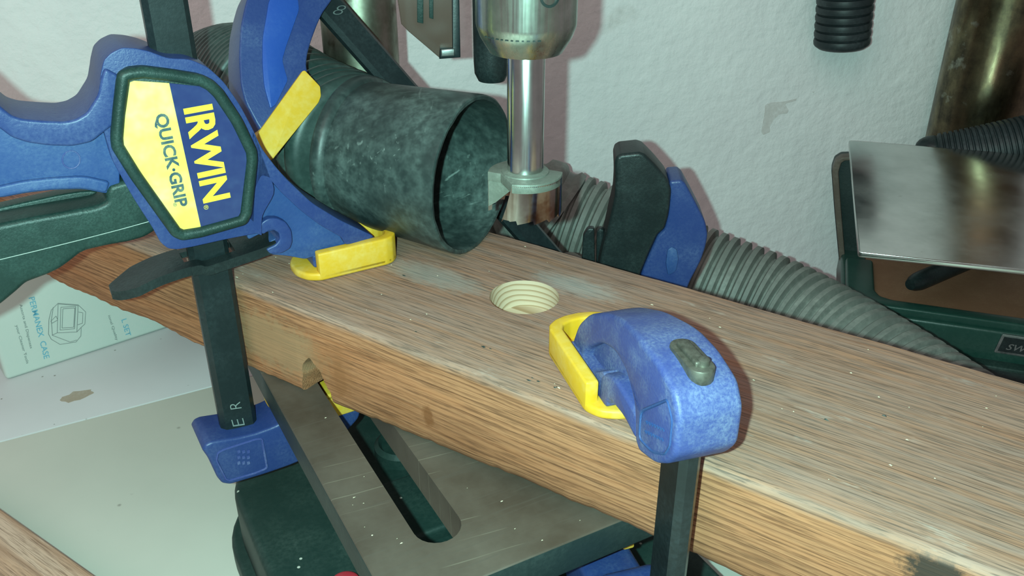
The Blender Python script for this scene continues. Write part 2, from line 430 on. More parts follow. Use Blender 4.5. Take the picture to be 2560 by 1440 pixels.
# ------------------------------------------------------------------ the setting: plaster wall and workbench
WD = Vector((.985, .1736, 0)); WN = Vector((-.1736, .985, 0))      # along the wall / into the wall
BENCH = -150.0
FW = Frame(WN * 604, WD)
bm = bmesh.new(); box(bm, -900, 1300, 0, 60, -700, 1100)
o = obj('wall_back', bm, PLASTER, None, FW); tag(o, kind='structure')
SMUDGE = worn('grey_brown_smudge', (.60, .57, .55), (.80, .79, .79), 1.0, .9, 400, 70, .1)
bm = bmesh.new()
for pts in ([(1912, 262), (1930, 256), (1960, 254), (1992, 246), (1990, 252), (1962, 260), (1972, 276), (1968, 284), (1948, 286), (1934, 300), (1924, 318), (1926, 330), (1908, 338), (1903, 330), (1908, 300), (1912, 280)], [(2030, 229), (2036, 229), (2034, 233)]):
    plate(bm, rnd(FW.tr(pts, -.15), .25, 1), -.15, .3, 0)
sm = obj('smudge', bm, SMUDGE, o)

s0 = at_z(0, 1105, BENCH); s1 = at_z(535, 965, BENCH); FB = Frame(s0.lerp(s1, .5), s1 - s0)
t = thing('workbench', FB, 'white laminate workbench top of two panels in front of the plaster wall', 'workbench')
def bl(*pts): return [tuple(FB.loc(Vector((x, y, 0))).xy) for x, y in pts]
seam = FB.loc(Vector((330, 0, 0)))
bm = bmesh.new(); L_ = FB.wld((-500, .8, 0)); R_ = FB.wld((640, .8, 0))
def wall_y(x): return (603 + .1736 * x) / .985
out = bl((L_.x, L_.y), (L_.x, wall_y(L_.x)), (-40, wall_y(-40)), (-2, 549)); out[-1] = (out[-1][0], .8); out[0] = (out[0][0], .8)
plate(bm, out, 0, -25, .4, 2, 'z'); obj('panel', bm, LAM_A, t)
edge = bl((6, 547), (60, 522), (112, 505), (153, 466), (178, 438), (206, 394), (300, 360), (420, 320), (420, -60)); edge[0] = (edge[0][0], -.2)
bm = bmesh.new(); plate(bm, [(-500, -.2)] + edge + [(-500, -420)], 0, -25, .4, 2, 'z'); obj('panel', bm, LAM_B, t); wb = t
bm = bmesh.new(); box(bm, -480, 200, -400, -30, -45, -25.2, .6); obj('support_board', bm, BROWN, t)

STAIN = worn('brown_stain', (.42, .34, .26), (.60, .57, .52), .9, .8)
bm = bmesh.new(); c_ = FB.loc(at_z(192, 990, BENCH)); pts = [(c_.x + (10 + 3 * noise.noise(Vector((i, 0, 3)))) * math.cos(i / 18 * 2 * math.pi) * (.9 + .5 * noise.noise(Vector((i * .9, 4, 1)))), c_.y + 5.5 * math.sin(i / 18 * 2 * math.pi) * (.9 + .7 * noise.noise(Vector((i * .7, 8, 1))))) for i in range(18)]
plate(bm, pts, .01, .12, 0, 1, 'z'); obj('stain', bm, STAIN, t)

# batten lying on the bench, lower left
a = at_z(0, 1270, BENCH + 18); b = at_z(240, 1440, BENCH + 18); FT = Frame((a.x, a.y, BENCH), (b.x - a.x, b.y - a.y, 0))
BAT = wood('batten_wood', (.42, .23, .15), (.70, .47, .36), 300, (0, -.03, -.06))
bm = bmesh.new(); box(bm, -260, 190, -70, 0, 0, 18, 1.2)
o = obj('wooden_batten', bm, BAT, None, FT); tag(o, 'light brown wooden batten lying on the bench in the lower left corner', 'batten')

# card box standing on the bench at left, printed face forward
p0 = at_z(30, 948, BENCH); p1 = at_z(375, 835, BENCH); FC = Frame((p0.x, p0.y, BENCH), (p1.x - p0.x, p1.y - p0.y, 0))
t = thing('tool_case_box', FC, 'pale green printed card box standing behind the left end of the plank', 'box')
bm = bmesh.new(); box(bm, -3, 128, 0, 24, 0, 90, 2.5); obj('carton', bm, BOXM, t)
def ctr(px, py):
    x, z = FC.tr([(px, py)], 0)[0]; return Vector((x, -.05, z))
A = ctr(71, 745); B = ctr(112, 900); X = (B - A); Y = Vector((-X.z, 0, X.x)) if False else Vector((-X.z, 0, X.x))
def boxtext(s, pa, pb, H, mat, nm='lettering'):
    A = ctr(*pa); X = ctr(*pb) - A; Y = Vector((-X.z, 0, X.x)); lettering(nm, s, A, X, Y, X.length, H, mat, t, .12, off=.04)
boxtext('PERMANEX  CASE', (71, 745), (110, 898), 3.3, CYINK)
boxtext('Assorts and Dispenses', (46, 762), (73, 872), 2.0, GINK)
boxtext('your Cleaner Tools', (36, 814), (64, 910), 2.0, GINK)
boxtext('L SET', (303, 800), (315, 842), 3.3, CYINK)
boxtext('ional Quality', (268, 790), (288, 852), 2.0, GINK)
bm = bmesh.new()
def line(pts, r=.18, closed=False):
    P = [ctr(*p) for p in pts]
    if closed: P.append(P[0])
    for a_, b_ in zip(P, P[1:]):
        if (b_ - a_).length > .05: sweep(bm, [a_, b_], r, 5)
for L_, c_ in (([(128, 775), (145, 758), (195, 762), (214, 780), (212, 810), (203, 818), (202, 840), (190, 855), (150, 861), (128, 848), (121, 835), (122, 800)], True),
               ([(145, 760), (143, 832), (192, 830), (195, 764)], True), ([(152, 768), (150, 825), (186, 822), (189, 766)], True), ([(157, 772), (155, 820), (184, 818), (187, 770)], True),
               ([(131, 838), (128, 800), (133, 768)], False), ([(130, 838), (175, 855), (192, 850)], False), ([(196, 780), (207, 782), (206, 808), (194, 812)], False), ([(143, 832), (130, 838)], False), ([(203, 818), (192, 830)], False),
               ([(127, 803), (140, 790), (144, 800), (130, 808)], True)):
    line(L_, .17, c_)
obj('line_drawing', bm, GINK, t)

# ------------------------------------------------------------------ drill press
AX = Vector((.482, -.876, 0)); BX = Vector((.876, .482, 0))        # towards the operator / to the right along the press
SP = Vector((4.5, 288, 0))
FP = Frame((SP.x, SP.y, BENCH), BX)                                  # x right, y back
t = thing('drill_press', FP, 'bench drill press with slotted grey iron table and bright steel chuck', 'drill press')
TZ = -38 - BENCH
def fp(px, py, z): l = FP.loc(at_z(px, py, z)); return (l.x, l.y)
# table
cx0 = fp(760, 1130, -38)[0]
fx, fy = fp(1529, 1308, -38); fx2, fy2 = fp(1220, 1440, -38)
yf = (fy + fy2) / 2
bm = bmesh.new()
out = rnd([(cx0, yf), (-cx0 - 6, yf), (-cx0 - 6, 92), (cx0, 92)], .03, 2)
plate(bm, out, TZ, TZ - 13, 1.0, 3, 'z')
tab = obj('table', bm, IRON, t, label='slotted grey cast iron table')
e0 = fp(1118, 1352, -38)
cut = bmesh.new()
sx = fp(1015, 1200, -38)[0]
y_end = e0[1]; hw = 7.6
pts = [(sx + hw * math.cos(a_), y_end + hw + hw * math.sin(a_)) for a_ in [math.pi + math.pi * i / 12 for i in range(13)]]
pts += [(sx + hw * math.cos(a_), 62 + hw * math.sin(a_)) for a_ in [math.pi * i / 12 for i in range(13)]]
plate(cut, pts, TZ + 20, TZ - 40, 0, 1, 'z'); c1 = obj('cut', cut, IRON, t)
cut = bmesh.new()
pts = [(-sx + p[0] - sx, p[1]) for p in pts]; plate(cut, pts, TZ + 20, TZ - 40, 0, 1, 'z'); c2 = obj('cut', cut, IRON, t)
bpy.context.view_layer.update(); boolean(tab, [c1, c2]); tab.data.set_sharp_from_angle(angle=math.radians(30))
tab.data.materials.append(CAST_D)
for p in tab.data.polygons:
    c_ = p.center / S
    if abs(p.normal.z) < .6 and (c_.x < cx0 + 1.2 or c_.x > -cx0 + 4.5 or c_.y < yf + 1.2): p.material_index = len(tab.data.materials) - 1
# rim bevel under the table on the left
bm = bmesh.new(); out = [(cx0 + 7, yf + 8), (-cx0 - 14, yf + 8), (-cx0 - 14, 84), (cx0 + 7, 84)]
# hollow skirt: four walls
for a_, b_, c_, d_ in ((-cx0 - 12, -cx0 - 5.5, yf + 30, 86), (cx0 + 30, -cx0 - 6, 79, 86)):
    box(bm, a_, b_, c_, d_, TZ - 33, TZ - 12.5, 1)
obj('table_skirt', bm, CAST_D, t)
# column and table bracket
cy = 156
bm = bmesh.new(); lathe(bm, [(17.3, 14), (17.5, 15), (17.5, 420), (17, 421)], 64, (0, cy, 0)); obj('column', bm, COLM, t, label='worn galvanised steel column')
bm = bmesh.new(); lathe(bm, [(26, TZ - 44), (27, TZ - 42), (27, TZ - 16), (25, TZ - 14)], 48, (0, cy, 0)); box(bm, -14, 14, 78, cy - 20, TZ - 40, TZ - 18, 4); obj('table_bracket', bm, CAST, t)
# base
xl = fp(575, 1215, -110)[0]; xr = fp(1790, 1420, -110)[0]; yb = fp(575, 1215, -110)[1]
bm = bmesh.new(); bz = -110 - BENCH
out = rnd([(xl, yb), (xl, -190), (xr, -190), (xr, yb - 20), (40, cy + 26), (-40, cy + 26)], .10, 3)
plate(bm, out, 10, bz, 3, 3, 'z'); plate(bm, inset(out, -5), 0, 12, 2, 3, 'z')
obj('base', bm, CAST, t, label='dark green cast base')
bm = bmesh.new(); q = fp(1005, 1105, -104); lathe(bm, [(13, bz - 4), (13, bz + 5), (11, bz + 7), (9.5, bz + 5), (4, bz + 4.5)], 40, (q[0], q[1], 0)); obj('base_boss', bm, CAST, t)
bm = bmesh.new(); q0 = fp(1120, 1240, -104); box(bm, q0[0] - 30, q0[0] + 30, q0[1] - 16, q0[1] + 22, bz - 2, bz + 6, 2); obj('base_rib', bm, CAST, t)
bm = bmesh.new(); q = fp(862, 1450, -100); lathe(bm, [(5.5, bz - 2), (5.5, bz + 9), (4, bz + 10)], 32, (q[0], q[1], 0)); obj('stop_button', bm, RED, t, label='red button')
# chuck
z0 = -BENCH
bm = bmesh.new(); lathe(bm, [(6.3, z0 + 91), (8.5, z0 + 88.4), (11.6, z0 + 89.2), (14.6, z0 + 94), (15.75, z0 + 97.2), (15.9, z0 + 98.5), (15.9, z0 + 150), (14, z0 + 152)], 96)
ch = obj('chuck', bm, CHUCKM, t, label='bright steel three-jaw chuck')
l = FP.loc(at_t(1386, -4, 262)); 
bm = bmesh.new()
d = Vector((l.x, l.y, 0)).normalized(); M = axis_matrix(d * 15.2 + Vector((0, 0, l.z)), d * 16.3 + Vector((0, 0, l.z)))
lathe(bm, [(3.2, 0), (3.2, .9), (2.5, 1.0), (2.2, .2)], 28, (0, 0, 0), M); obj('key_hole', bm, CAST_D, ch)
bm = bmesh.new(); F_ = FP.loc(at_t(1248, 110, 276))
for k_ in range(12):
    aa = math.atan2(F_.y, F_.x) + (k_ - 2) * .11; M = Matrix.Translation((15.15 * math.cos(aa), 15.15 * math.sin(aa), z0 + 95.6)) @ Matrix.Rotation(aa, 4, 'Z')
    box(bm, -.3, .25, -.5 if k_ % 2 else -.35, .5 if k_ % 2 else .35, -.16, .16, 0, M)
obj('engraved_marks', bm, CAST_D, ch)
# feed lever grip and depth-stop post behind the chuck
bm = bmesh.new(); g = FP.loc(at_t(1229, 200, 372))
lathe(bm, [(3, g.z - .5), (5.5, g.z), (7, g.z + 3), (7.3, g.z + 8), (7.3, g.z + 120), (5, g.z + 124)], 48, (g.x, g.y, 0)); obj('feed_lever_grip', bm, BLK, t, label='black rounded grip hanging behind the chuck')
# smoked guard
k = NB('smoked_plastic'); k.col((.10, .065, .05)); k.set(Roughness=.25, Alpha=.80); SMOKE = k.m
gp = at_t(1080, 60, 372); FG = Frame(gp, (.995, .1, 0))
gx = thing('chuck_guard', FG, 'smoky brown plastic guard with a dark edge hanging between column and chuck', 'guard')
bm = bmesh.new(); plate(bm, FG.tr([(985, -60), (1003, 60), (1020, 78), (1100, 146), (1150, 142), (1146, -60)], 0), 0, 2.2, .4); obj('panel', bm, SMOKE, gx)
bm = bmesh.new(); plate(bm, FG.tr([(1129, -60), (1131, 120), (1100, 120), (1098, 146), (1151, 142), (1147, -60)], -1), -2.6, 4, .6); obj('edge_strip', bm, BARM, gx)
for xs in ((1042, 1058, 55), (1072, 1083, 44)):
    bm = bmesh.new(); plate(bm, FG.tr([(xs[0], -60), (xs[0] + 1, xs[2]), (xs[1], xs[2] + 3), (xs[1], -60)], -.5), -1.2, -.1, .2); obj('slot', bm, BLK_GREEN, gx)
bm = bmesh.new(); plate(bm, FG.tr([(1103, 124), (1103, 141), (1136, 139), (1136, 121)], -3), -3.6, -2.4, .4); obj('clip', bm, SILV, gx)

# forstner bit held in the chuck
FQ = Frame((SP.x, SP.y, 34), (1, 0, 0))
t2 = thing('forstner_bit', FQ, 'bright steel saw-tooth forstner bit held in the chuck above the hole', 'drill bit')
bm = bmesh.new(); lathe(bm, [(6.1, 14.2), (6.1, 60), (5.6, 61)], 72); obj('shank', bm, STEEL, t2)
R = 12.7
def pol(deg, r, z=0): a_ = math.radians(deg - 90); return Vector((r * math.cos(a_), r * math.sin(a_), z))
bm = bmesh.new()
out = []
for s0 in (0, 180):
    out += [tuple(pol(s0 + d_, R).xy) for d_ in range(-21, 91, 3)] + [tuple(pol(s0 + 104, 8.6).xy)]
plate(bm, out, 11.2, 14.6, .35, 2, 'z'); lathe(bm, [(8.2, 14.4), (8.0, 15.0), (6.6, 15.2), (6.0, 15.6)], 48)
obj('cutter_head', bm, BITTOP, t2, label='dusty grey top of the cutter')
for s0 in (0, 180):
    bm = bmesh.new(); prev = None; N = 66
    for i in range(N + 1):
        f = i / N; degb = -40 + f * 130; degt = -21 + f * 111
        tooth = ((f * 5.0) % 1.0); zb = .2 + 1.5 * (tooth if f > .12 else .0) 
        zb += 1.2 if (.0 < f < .12) else 0
        q = [pol(s0 + degb, R, zb), pol(s0 + degb * .5 + degt * .5, R, 6), pol(s0 + degt, R, 13.9), pol(s0 + degt, R - 2.2, 13.9), pol(s0 + degb * .5 + degt * .5, R - 1.6, 6), pol(s0 + degb, R - 1.3, zb + .5)]
        cur = [bm.verts.new(v) for v in q]
        if prev:
            for j in range(6): bm.faces.new((prev[j], prev[(j + 1) % 6], cur[(j + 1) % 6], cur[j]))
        else: bm.faces.new(cur)
        prev = cur
    bm.faces.new(list(reversed(prev))); obj('toothed_rim', bm, BITM, t2)
    bm = bmesh.new()           # lifter wedge ending each rim
    a0, a1 = s0 + 90.5, s0 + 58
    top = [pol(a0, R - .1, 11.4), pol(s0 + 100, 8.4, 11.4), pol(s0 + 150, 5.5, 11.4), pol(a1, 4, 11.4), pol(a1, R - 2, 11.4)]
    bot = [pol(a0, R - .1, 2.0), pol(s0 + 92, 10.2, 3.4), pol(s0 + 120, 4.5, 9.5), pol(a1, 4, 8.0), pol(a1, R - 2, 3.5)]
    A_ = [bm.verts.new(v) for v in top]; B_ = [bm.verts.new(v) for v in bot]
    for j in range(5): bm.faces.new((A_[j], A_[(j + 1) % 5], B_[(j + 1) % 5], B_[j]))
    bm.faces.new(A_); bm.faces.new(list(reversed(B_))); obj('lifter', bm, BITTOP, t2)

# ------------------------------------------------------------------ the plank
PX = Vector((.829, -.559, 0)); PY = Vector((.559, .829, 0))
y_f, y_b, TH_ = 190.0, 281.7, 38.0
FPL = Frame(PY * ((y_f + y_b) / 2) + PX * (-157.3), PX)               # origin: top face, beside the hole
def pl(p): return FPL.loc(p)
hl = pl(at_z(1311, 742, 0)); HX, HY = hl.x, hl.y
half = (y_b - y_f) / 2
def pf(px, py):                                                         # sighting on the front face
    return pl(on_plane(px, py, PY * y_f, PY))
kn = pf(2340, 1440); wh = pf(690, 860); nt = pf(785, 940); st1 = pf(1070, 1040); st2 = pf(850, 950)
du = pl(at_z(1440, 715, 0)); du2 = pl(at_z(1080, 690, 0))
WOODM = wood('pine_plank', (.18, .068, .032), (.42, .185, .092), 760, (0, .085, -.115), top=((.330, .215, .175), (.52, .44, .395)),
    marks=((wh, (30, 14, 14), (.30, .18, .10), .7), (nt + Vector((10, 0, 6)), (13, 8, 14), (.26, .10, .04), .4), (st1, (3, 3, 5), (.18, .06, .02), .75), (st2, (4, 4, 9), (.24, .09, .035), .5),
           (kn, (9, 10, 7), (.03, .022, .018), .95), (du, (22, 8, 4), (.38, .40, .39), .35), (du2, (28, 9, 4), (.30, .33, .31), .35)))
FRESH = wood('fresh_cut_pine', (.30, .18, .09), (.56, .43, .31), 420, (0, HY * S + .012, -.040), fresh=True)
bm = bmesh.new(); x0, x1, NX = -290.0, 250.0, 360; prev = None
for i in range(NX + 1):
    x = x0 + (x1 - x0) * i / NX; prof = []
    wane = 6.5 * max(0, min(1, (x - HX + 60) / 90))
    def rr(k_, base, amp): return max(.5, base + amp * noise.noise(Vector((x * .035, k_, 0))) + .35 * amp * noise.noise(Vector((x * .25, k_ + 9, 0))))
    for ci, (sy, sz) in enumerate(((-1, 0), (1, 0), (1, -1), (-1, -1))):
        r_ = rr(ci * 3.3, (2.0, 1.0, 2.0, 2.4 + wane)[ci], (1.6, .6, 1.2, 3.2)[ci])
        cyy = sy * (half - r_); czz = (-r_ if sz == 0 else -TH_ + r_)
        a0 = {0: math.pi, 1: math.pi / 2, 2: 0, 3: -math.pi / 2}[ci]
        for j in range(5):
            a_ = a0 - math.pi / 2 * j / 4; prof.append((cyy + r_ * math.cos(a_), czz + r_ * math.sin(a_)))
        # along flats
        if ci == 0: prof += [(-half + 2 * half * q_ / 6, 0) for q_ in range(1, 6)]
        if ci == 2: pass
    dz = .35 * noise.noise(Vector((x * .02, 5, 5)))
    cur = [bm.verts.new((x, yy, zz + (dz if zz > -6 else 0))) for yy, zz in prof]; n = len(cur)
    if prev:
        for j in range(n): bm.faces.new((prev[j], prev[(j + 1) % n], cur[(j + 1) % n], cur[j]))
    else: bm.faces.new(cur)
    prev = cur
bm.faces.new(list(reversed(prev)))
plank = obj('wooden_plank', bm, [WOODM, FRESH], None, FPL, 40)
tag(plank, 'weathered pine plank with a bored round hole, clamped across the drill press table', 'plank')
c = bmesh.new(); lathe(c, [(12.75, -11.2), (12.75, 20)], 96, (HX, HY, 0)); c1 = obj('cut', c, FRESH, None, FPL)
c = bmesh.new(); arch = [(nt.x - 7.5, -60), (nt.x - 7.2, -31), (nt.x - 5.8, -26), (nt.x - 5.4, -21), (nt.x - 3.2, -18.8), (nt.x - 1.5, -17.2), (nt.x + 1.5, -19.5), (nt.x + 4, -20.8), (nt.x + 5.2, -25), (nt.x + 7.2, -28), (nt.x + 8.4, -34), (nt.x + 12, -60)]
plate(c, rnd(arch, .25, 1), -half - 12, -half + 17, 0)
for v in c.verts:
    k_ = (v.co.y + half) / 17
    if k_ > 0: v.co.z -= 8 * k_
    v.co += Vector((noise.noise(v.co * .5), 0, noise.noise(v.co * .5 + Vector((9, 9, 9))))) * 1.0
c2 = obj('cut', c, WOODM, None, FPL)
bpy.context.view_layer.update(); boolean(plank, [c1, c2])
for p in plank.data.polygons:
    ce = p.center / S; p.material_index = 1 if (Vector((ce.x - HX, ce.y - HY)).length < 12.9 and ce.z < -.02 and ce.z > -12) and (abs(p.normal.z) < .5 or ce.z < -5) else 0
plank.data.set_sharp_from_angle(angle=math.radians(40))

# ------------------------------------------------------------------ bar clamps
def bar_bm(z0, z1, hx=7.0, hy=3.3):
    bm = bmesh.new(); out = [(-hx, -hy * .45), (-hx + 1.8, -hy), (hx - 1.8, -hy), (hx, -hy * .45), (hx, hy * .45), (hx - 1.8, hy), (-hx + 1.8, hy), (-hx, hy * .45)]
    plate(bm, out, z0, z1, 0, 1, 'z'); return bm
def shoe(F, t, x0, x1, hy, z0, z1, down=True, floor=3.2, wall=4.2):
    """soft U-shaped pad: floor, two side walls joined round the far end, open at the near end"""
    o_ = []
    for k_ in range(9): a_ = -math.pi / 2 + math.pi * k_ / 8; o_.append((x1 - hy * .62 + hy * .62 * math.cos(a_), hy * math.sin(a_)))
    o_ += [(x0 + 7, hy), (x0 + 2.5, hy * .75), (x0, hy * .3), (x0, -hy * .3), (x0 + 2.5, -hy * .75), (x0 + 7, -hy)]
    bm = bmesh.new(); lo, hi = (z0, z0 + floor) if down else (z1 - floor, z1)
    plate(bm, rnd(o_, .35, 2), lo, hi, 1.0, 3, 'z')
    ring = [];  h2 = hy - wall
    for k_ in range(9): a_ = -math.pi / 2 + math.pi * k_ / 8; ring.append((x1 - hy * .62 + hy * .62 * math.cos(a_), hy * math.sin(a_)))
    ring += [(x0 + 7, hy), (x0 + 7, h2)]
    for k_ in range(7): a_ = math.pi / 2 - math.pi * k_ / 6; ring.append((x1 - hy * .62 - 1 + (hy * .62 - wall * .7) * math.cos(a_), h2 * math.sin(a_)))
    ring += [(x0 + 7, -h2), (x0 + 7, -hy)]
    plate(bm, rnd(ring, .2, 1), z0 + .6, z1 - (0 if down else .6), .8, 3, 'z')
    return obj('pad', bm, YEL, t, label='yellow soft pad')
GRP = 'blue quick-release bar clamps'
# ---- clamp 1: left, head with printed badge
j1 = Vector((.864, .503, 0)); F1 = Frame((-109.3, 291.8, 0), j1)
t = thing('bar_clamp', F1, 'blue bar clamp at left with a printed yellow and navy badge and black trigger', 'clamp', GRP)
obj('bar', bar_bm(-84, 235), BARM, t, label='black steel bar')
yF = -11.0
body = F1.tr([(383, 572), (401, 606), (420, 622), (445, 624), (484, 617), (563, 599), (643, 584), (655, 590), (655, 540), (690, 480), (655, 380), (637, 332), (600, 262), (560, 205), (520, 168), (475, 148), (420, 146), (372, 128), (340, 121), (305, 119), (278, 132), (260, 150), (252, 183), (246, 237), (238, 262), (260, 330), (280, 400), (330, 490)], yF)
bm = bmesh.new(); plate(bm, rnd(body, .3, 2), yF, 11, 3.2, 4); obj('head', bm, BLUE, t)
hand = F1.tr([(260, 200), (246, 237), (217, 283), (190, 299), (160, 305), (110, 303), (60, 300), (30, 292), (0, 267), (-60, 215), (-160, 170), (-400, 150), (-400, 420), (-200, 470), (0, 496), (60, 484), (125, 476), (208, 473), (267, 485), (300, 470), (300, 300)], yF + 3)
bm = bmesh.new(); plate(bm, rnd(hand, .3, 2), yF + 3, 8, 3, 4); hnd = obj('fixed_handle', bm, BLUE_LIGHT, t)
rim = F1.tr([(262, 170), (252, 200), (246, 237), (217, 283), (190, 299), (160, 305), (110, 303), (60, 299), (30, 290), (0, 266), (-60, 212), (-160, 165), (-160, 250), (-60, 290), (0, 322), (30, 345), (70, 358), (120, 365), (180, 367), (230, 356), (262, 330), (290, 310), (300, 190)], yF - 1)
bm = bmesh.new(); plate(bm, rnd(rim, .3, 2), yF - 1, 12, 3.0, 4); obj('handle_rib', bm, BLUE, hnd)
rim = F1.tr([(275, 455), (210, 440), (125, 445), (60, 452), (0, 465), (-60, 478), (-60, 500), (0, 494), (60, 482), (125, 474), (208, 471), (266, 482)], yF + 2)
bm = bmesh.new(); plate(bm, rnd(rim, .3, 2), yF + 1.6, 9, 1.8, 3); obj('handle_rib', bm, BLUE_LIGHT, hnd)
bm = bmesh.new(); P = [Vector((x, yF + 3.0, z)) for x, z in F1.tr([(178 + 22 * math.cos(a_), 399 + 22 * math.sin(a_)) for a_ in [2 * math.pi * i / 28 for i in range(28)]], yF + 3)]
sweep(bm, P, .22, 6, True); obj('moulded_ring', bm, BLUE_DUSTY, hnd)
# lower arm to the pad: web, spine, boss
arm = F1.tr([(610, 540), (655, 385), (690, 420), (717, 452), (780, 512), (855, 560), (940, 597), (944, 604), (905, 618), (850, 630), (790, 640), (762, 648), (720, 640), (675, 636), (664, 622), (672, 606), (690, 596), (700, 590), (690, 575), (650, 585), (620, 600)], -7)
bm = bmesh.new(); plate(bm, rnd(arm, .25, 2), -7, 7, 1.6, 3); ar = obj('jaw_arm', bm, BLUE_LIGHT, t)
sp_ = F1.tr([(630, 320), (655, 372), (690, 418), (717, 448), (780, 508), (855, 555), (942, 597), (920, 612), (868, 616), (857, 597), (802, 565), (752, 527), (702, 480), (672, 445), (655, 440), (640, 470), (636, 560), (620, 545)], -11)
bm = bmesh.new(); plate(bm, rnd(sp_, .25, 2), -11, 11, 2.6, 4)
for v in bm.verts:
    if v.co.x > 36 and v.co.y > 0: v.co.y *= 1 - .55 * min(1, (v.co.x - 36) / 20)
    if v.co.x > 36 and v.co.y < 0: v.co.y *= 1 - .25 * min(1, (v.co.x - 36) / 20)
obj('arm_spine', bm, BLUE, ar)
hk = F1.tr([(647, 572), (655, 556), (672, 546), (695, 546), (716, 556), (730, 578), (732, 605), (726, 622), (705, 634), (676, 636), (666, 624), (690, 612), (700, 598), (698, 584), (685, 576), (672, 578), (660, 586), (650, 584)], -10)
bm = bmesh.new(); plate(bm, rnd(hk, .3, 2), -10, 10, 1.8, 3); obj('lever_hook', bm, BLUE, ar)
shoe(F1, t, 29.5, 71, 11.6, 0.1, 11.5)
bm = bmesh.new(); bb = [(36, 3.6), (36, 9), (60, 9), (62, 3.6)]; plate(bm, rnd(bb, .2, 2), -6.5, 6.5, 1.2); obj('jaw_foot', bm, BLUE, ar)
# badge
fo_ = [(292, 200), (300, 184), (321, 171), (358, 167), (430, 176), (500, 187), (530, 202), (554, 225), (600, 296), (640, 372), (642, 400), (630, 530), (622, 550), (600, 562), (458, 596), (442, 594), (428, 578), (354, 471), (284, 372), (279, 345), (283, 280)]
fi_ = [(325, 206), (335, 202), (425, 208), (500, 216), (525, 226), (545, 243), (583, 308), (616, 383), (617, 400), (601, 532), (596, 541), (500, 567), (456, 577), (448, 576), (440, 569), (321, 396), (306, 356), (306, 340)]
bm = bmesh.new(); plate(bm, rnd(F1.tr(fo_, -14), .3, 2), -14, -9, 1.2, 3); bd = obj('badge', bm, BLK_GREEN, t)
mid = chaikin(rnd([((a_[0] + b_[0]) / 2, (a_[1] + b_[1]) / 2) for a_, b_ in zip(
      [(308, 190), (326, 184), (358, 180), (430, 188), (500, 200), (524, 212), (545, 232), (592, 302), (628, 378), (630, 400), (616, 532), (607, 550), (500, 580), (456, 587), (440, 580), (430, 566), (338, 437), (294, 366), (292, 345), (297, 280)],
      [(308, 190), (326, 184), (358, 180), (430, 188), (500, 200), (524, 212), (545, 232), (592, 302), (628, 378), (630, 400), (616, 532), (607, 550), (500, 580), (456, 587), (440, 580), (430, 566), (338, 437), (294, 366), (292, 345), (297, 280)])], .2, 1), 1)
bm = bmesh.new(); sweep(bm, [Vector((x, -14.2, z)) for x, z in F1.tr(mid, -14.2)], 1.9, 12, True); obj('badge_rim', bm, BLK_GREEN, bd)
yl = [(325, 206), (335, 202), (423, 208), (502, 567), (456, 577), (448, 576), (440, 569), (321, 396), (306, 356), (306, 340)]
bl = [(423, 208), (500, 216), (525, 226), (545, 243), (583, 308), (616, 383), (617, 400), (601, 532), (596, 541), (502, 567)]
bm = bmesh.new(); plate(bm, F1.tr(yl, -14.4), -14.4, -13.8); obj('badge_print', bm, YLAB, bd, label='yellow half of the badge')
bm = bmesh.new(); plate(bm, F1.tr(bl, -14.4), -14.4, -13.8); obj('badge_print', bm, NAVY, bd, label='navy half of the badge')
def b1(p): x, z = F1.tr([p], -14.42)[0]; return Vector((x, -14.42, z))
def badge_text(s, a_, b_, hpx, mat, off):
    A = b1(a_); X = b1(b_) - A; Y = Vector((-X.z, 0, X.x)) ; Y = b1((a_[0] + 10, a_[1] - 2.5)) - A; Y = Y - X.normalized() * Y.dot(X.normalized())
    lettering('lettering', s, A, X, Y, X.length, hpx, mat, bd, .12, off=off)
badge_text('IRWIN', (457, 272), (508, 509), 9.2, YTXT, .35)
badge_text('QUICK·GRIP', (380, 288), (434, 521), 4.7, BTXT, .30)
badge_text('®', (508, 514), (511, 525), 1.5, YTXT, .0); badge_text('®', (432, 508), (434, 517), 1.1, BTXT, .0)
# trigger
tr_ = [(345, 470), (325, 452), (300, 458), (275, 466), (266, 480), (268, 505), (240, 518), (160, 532), (80, 546), (0, 562), (-120, 590), (-300, 640), (-300, 900), (-120, 830), (0, 765), (40, 732), (65, 709), (119, 689), (150, 674), (175, 656), (200, 636), (217, 628), (264, 617), (325, 606), (360, 596), (385, 582), (403, 562), (380, 520)]
bm = bmesh.new(); plate(bm, rnd(F1.tr(tr_, -9), .3, 2), -9, 9, 4.2, 5); tg = obj('trigger', bm, BLK_GREEN, t, label='dark green-black trigger handle')
fl_ = [(270, 500), (262, 486), (235, 477), (202, 479), (150, 487), (80, 502), (0, 520), (-120, 550), (-120, 600), (0, 570), (80, 552), (160, 538), (268, 512)]
bm = bmesh.new(); plate(bm, rnd(F1.tr(fl_, 3), .3, 2), 3, 9, 1.2, 3); obj('trigger_flange', bm, BLK_GREEN, tg)
bm = bmesh.new(); P = [Vector((x, -8.95, z)) for x, z in F1.tr([(-20, 654), (100, 625), (200, 600), (300, 574), (390, 549)], -9)]; sweep(bm, P, .14, 6); obj('mould_seam', bm, SCRATCH, tg)
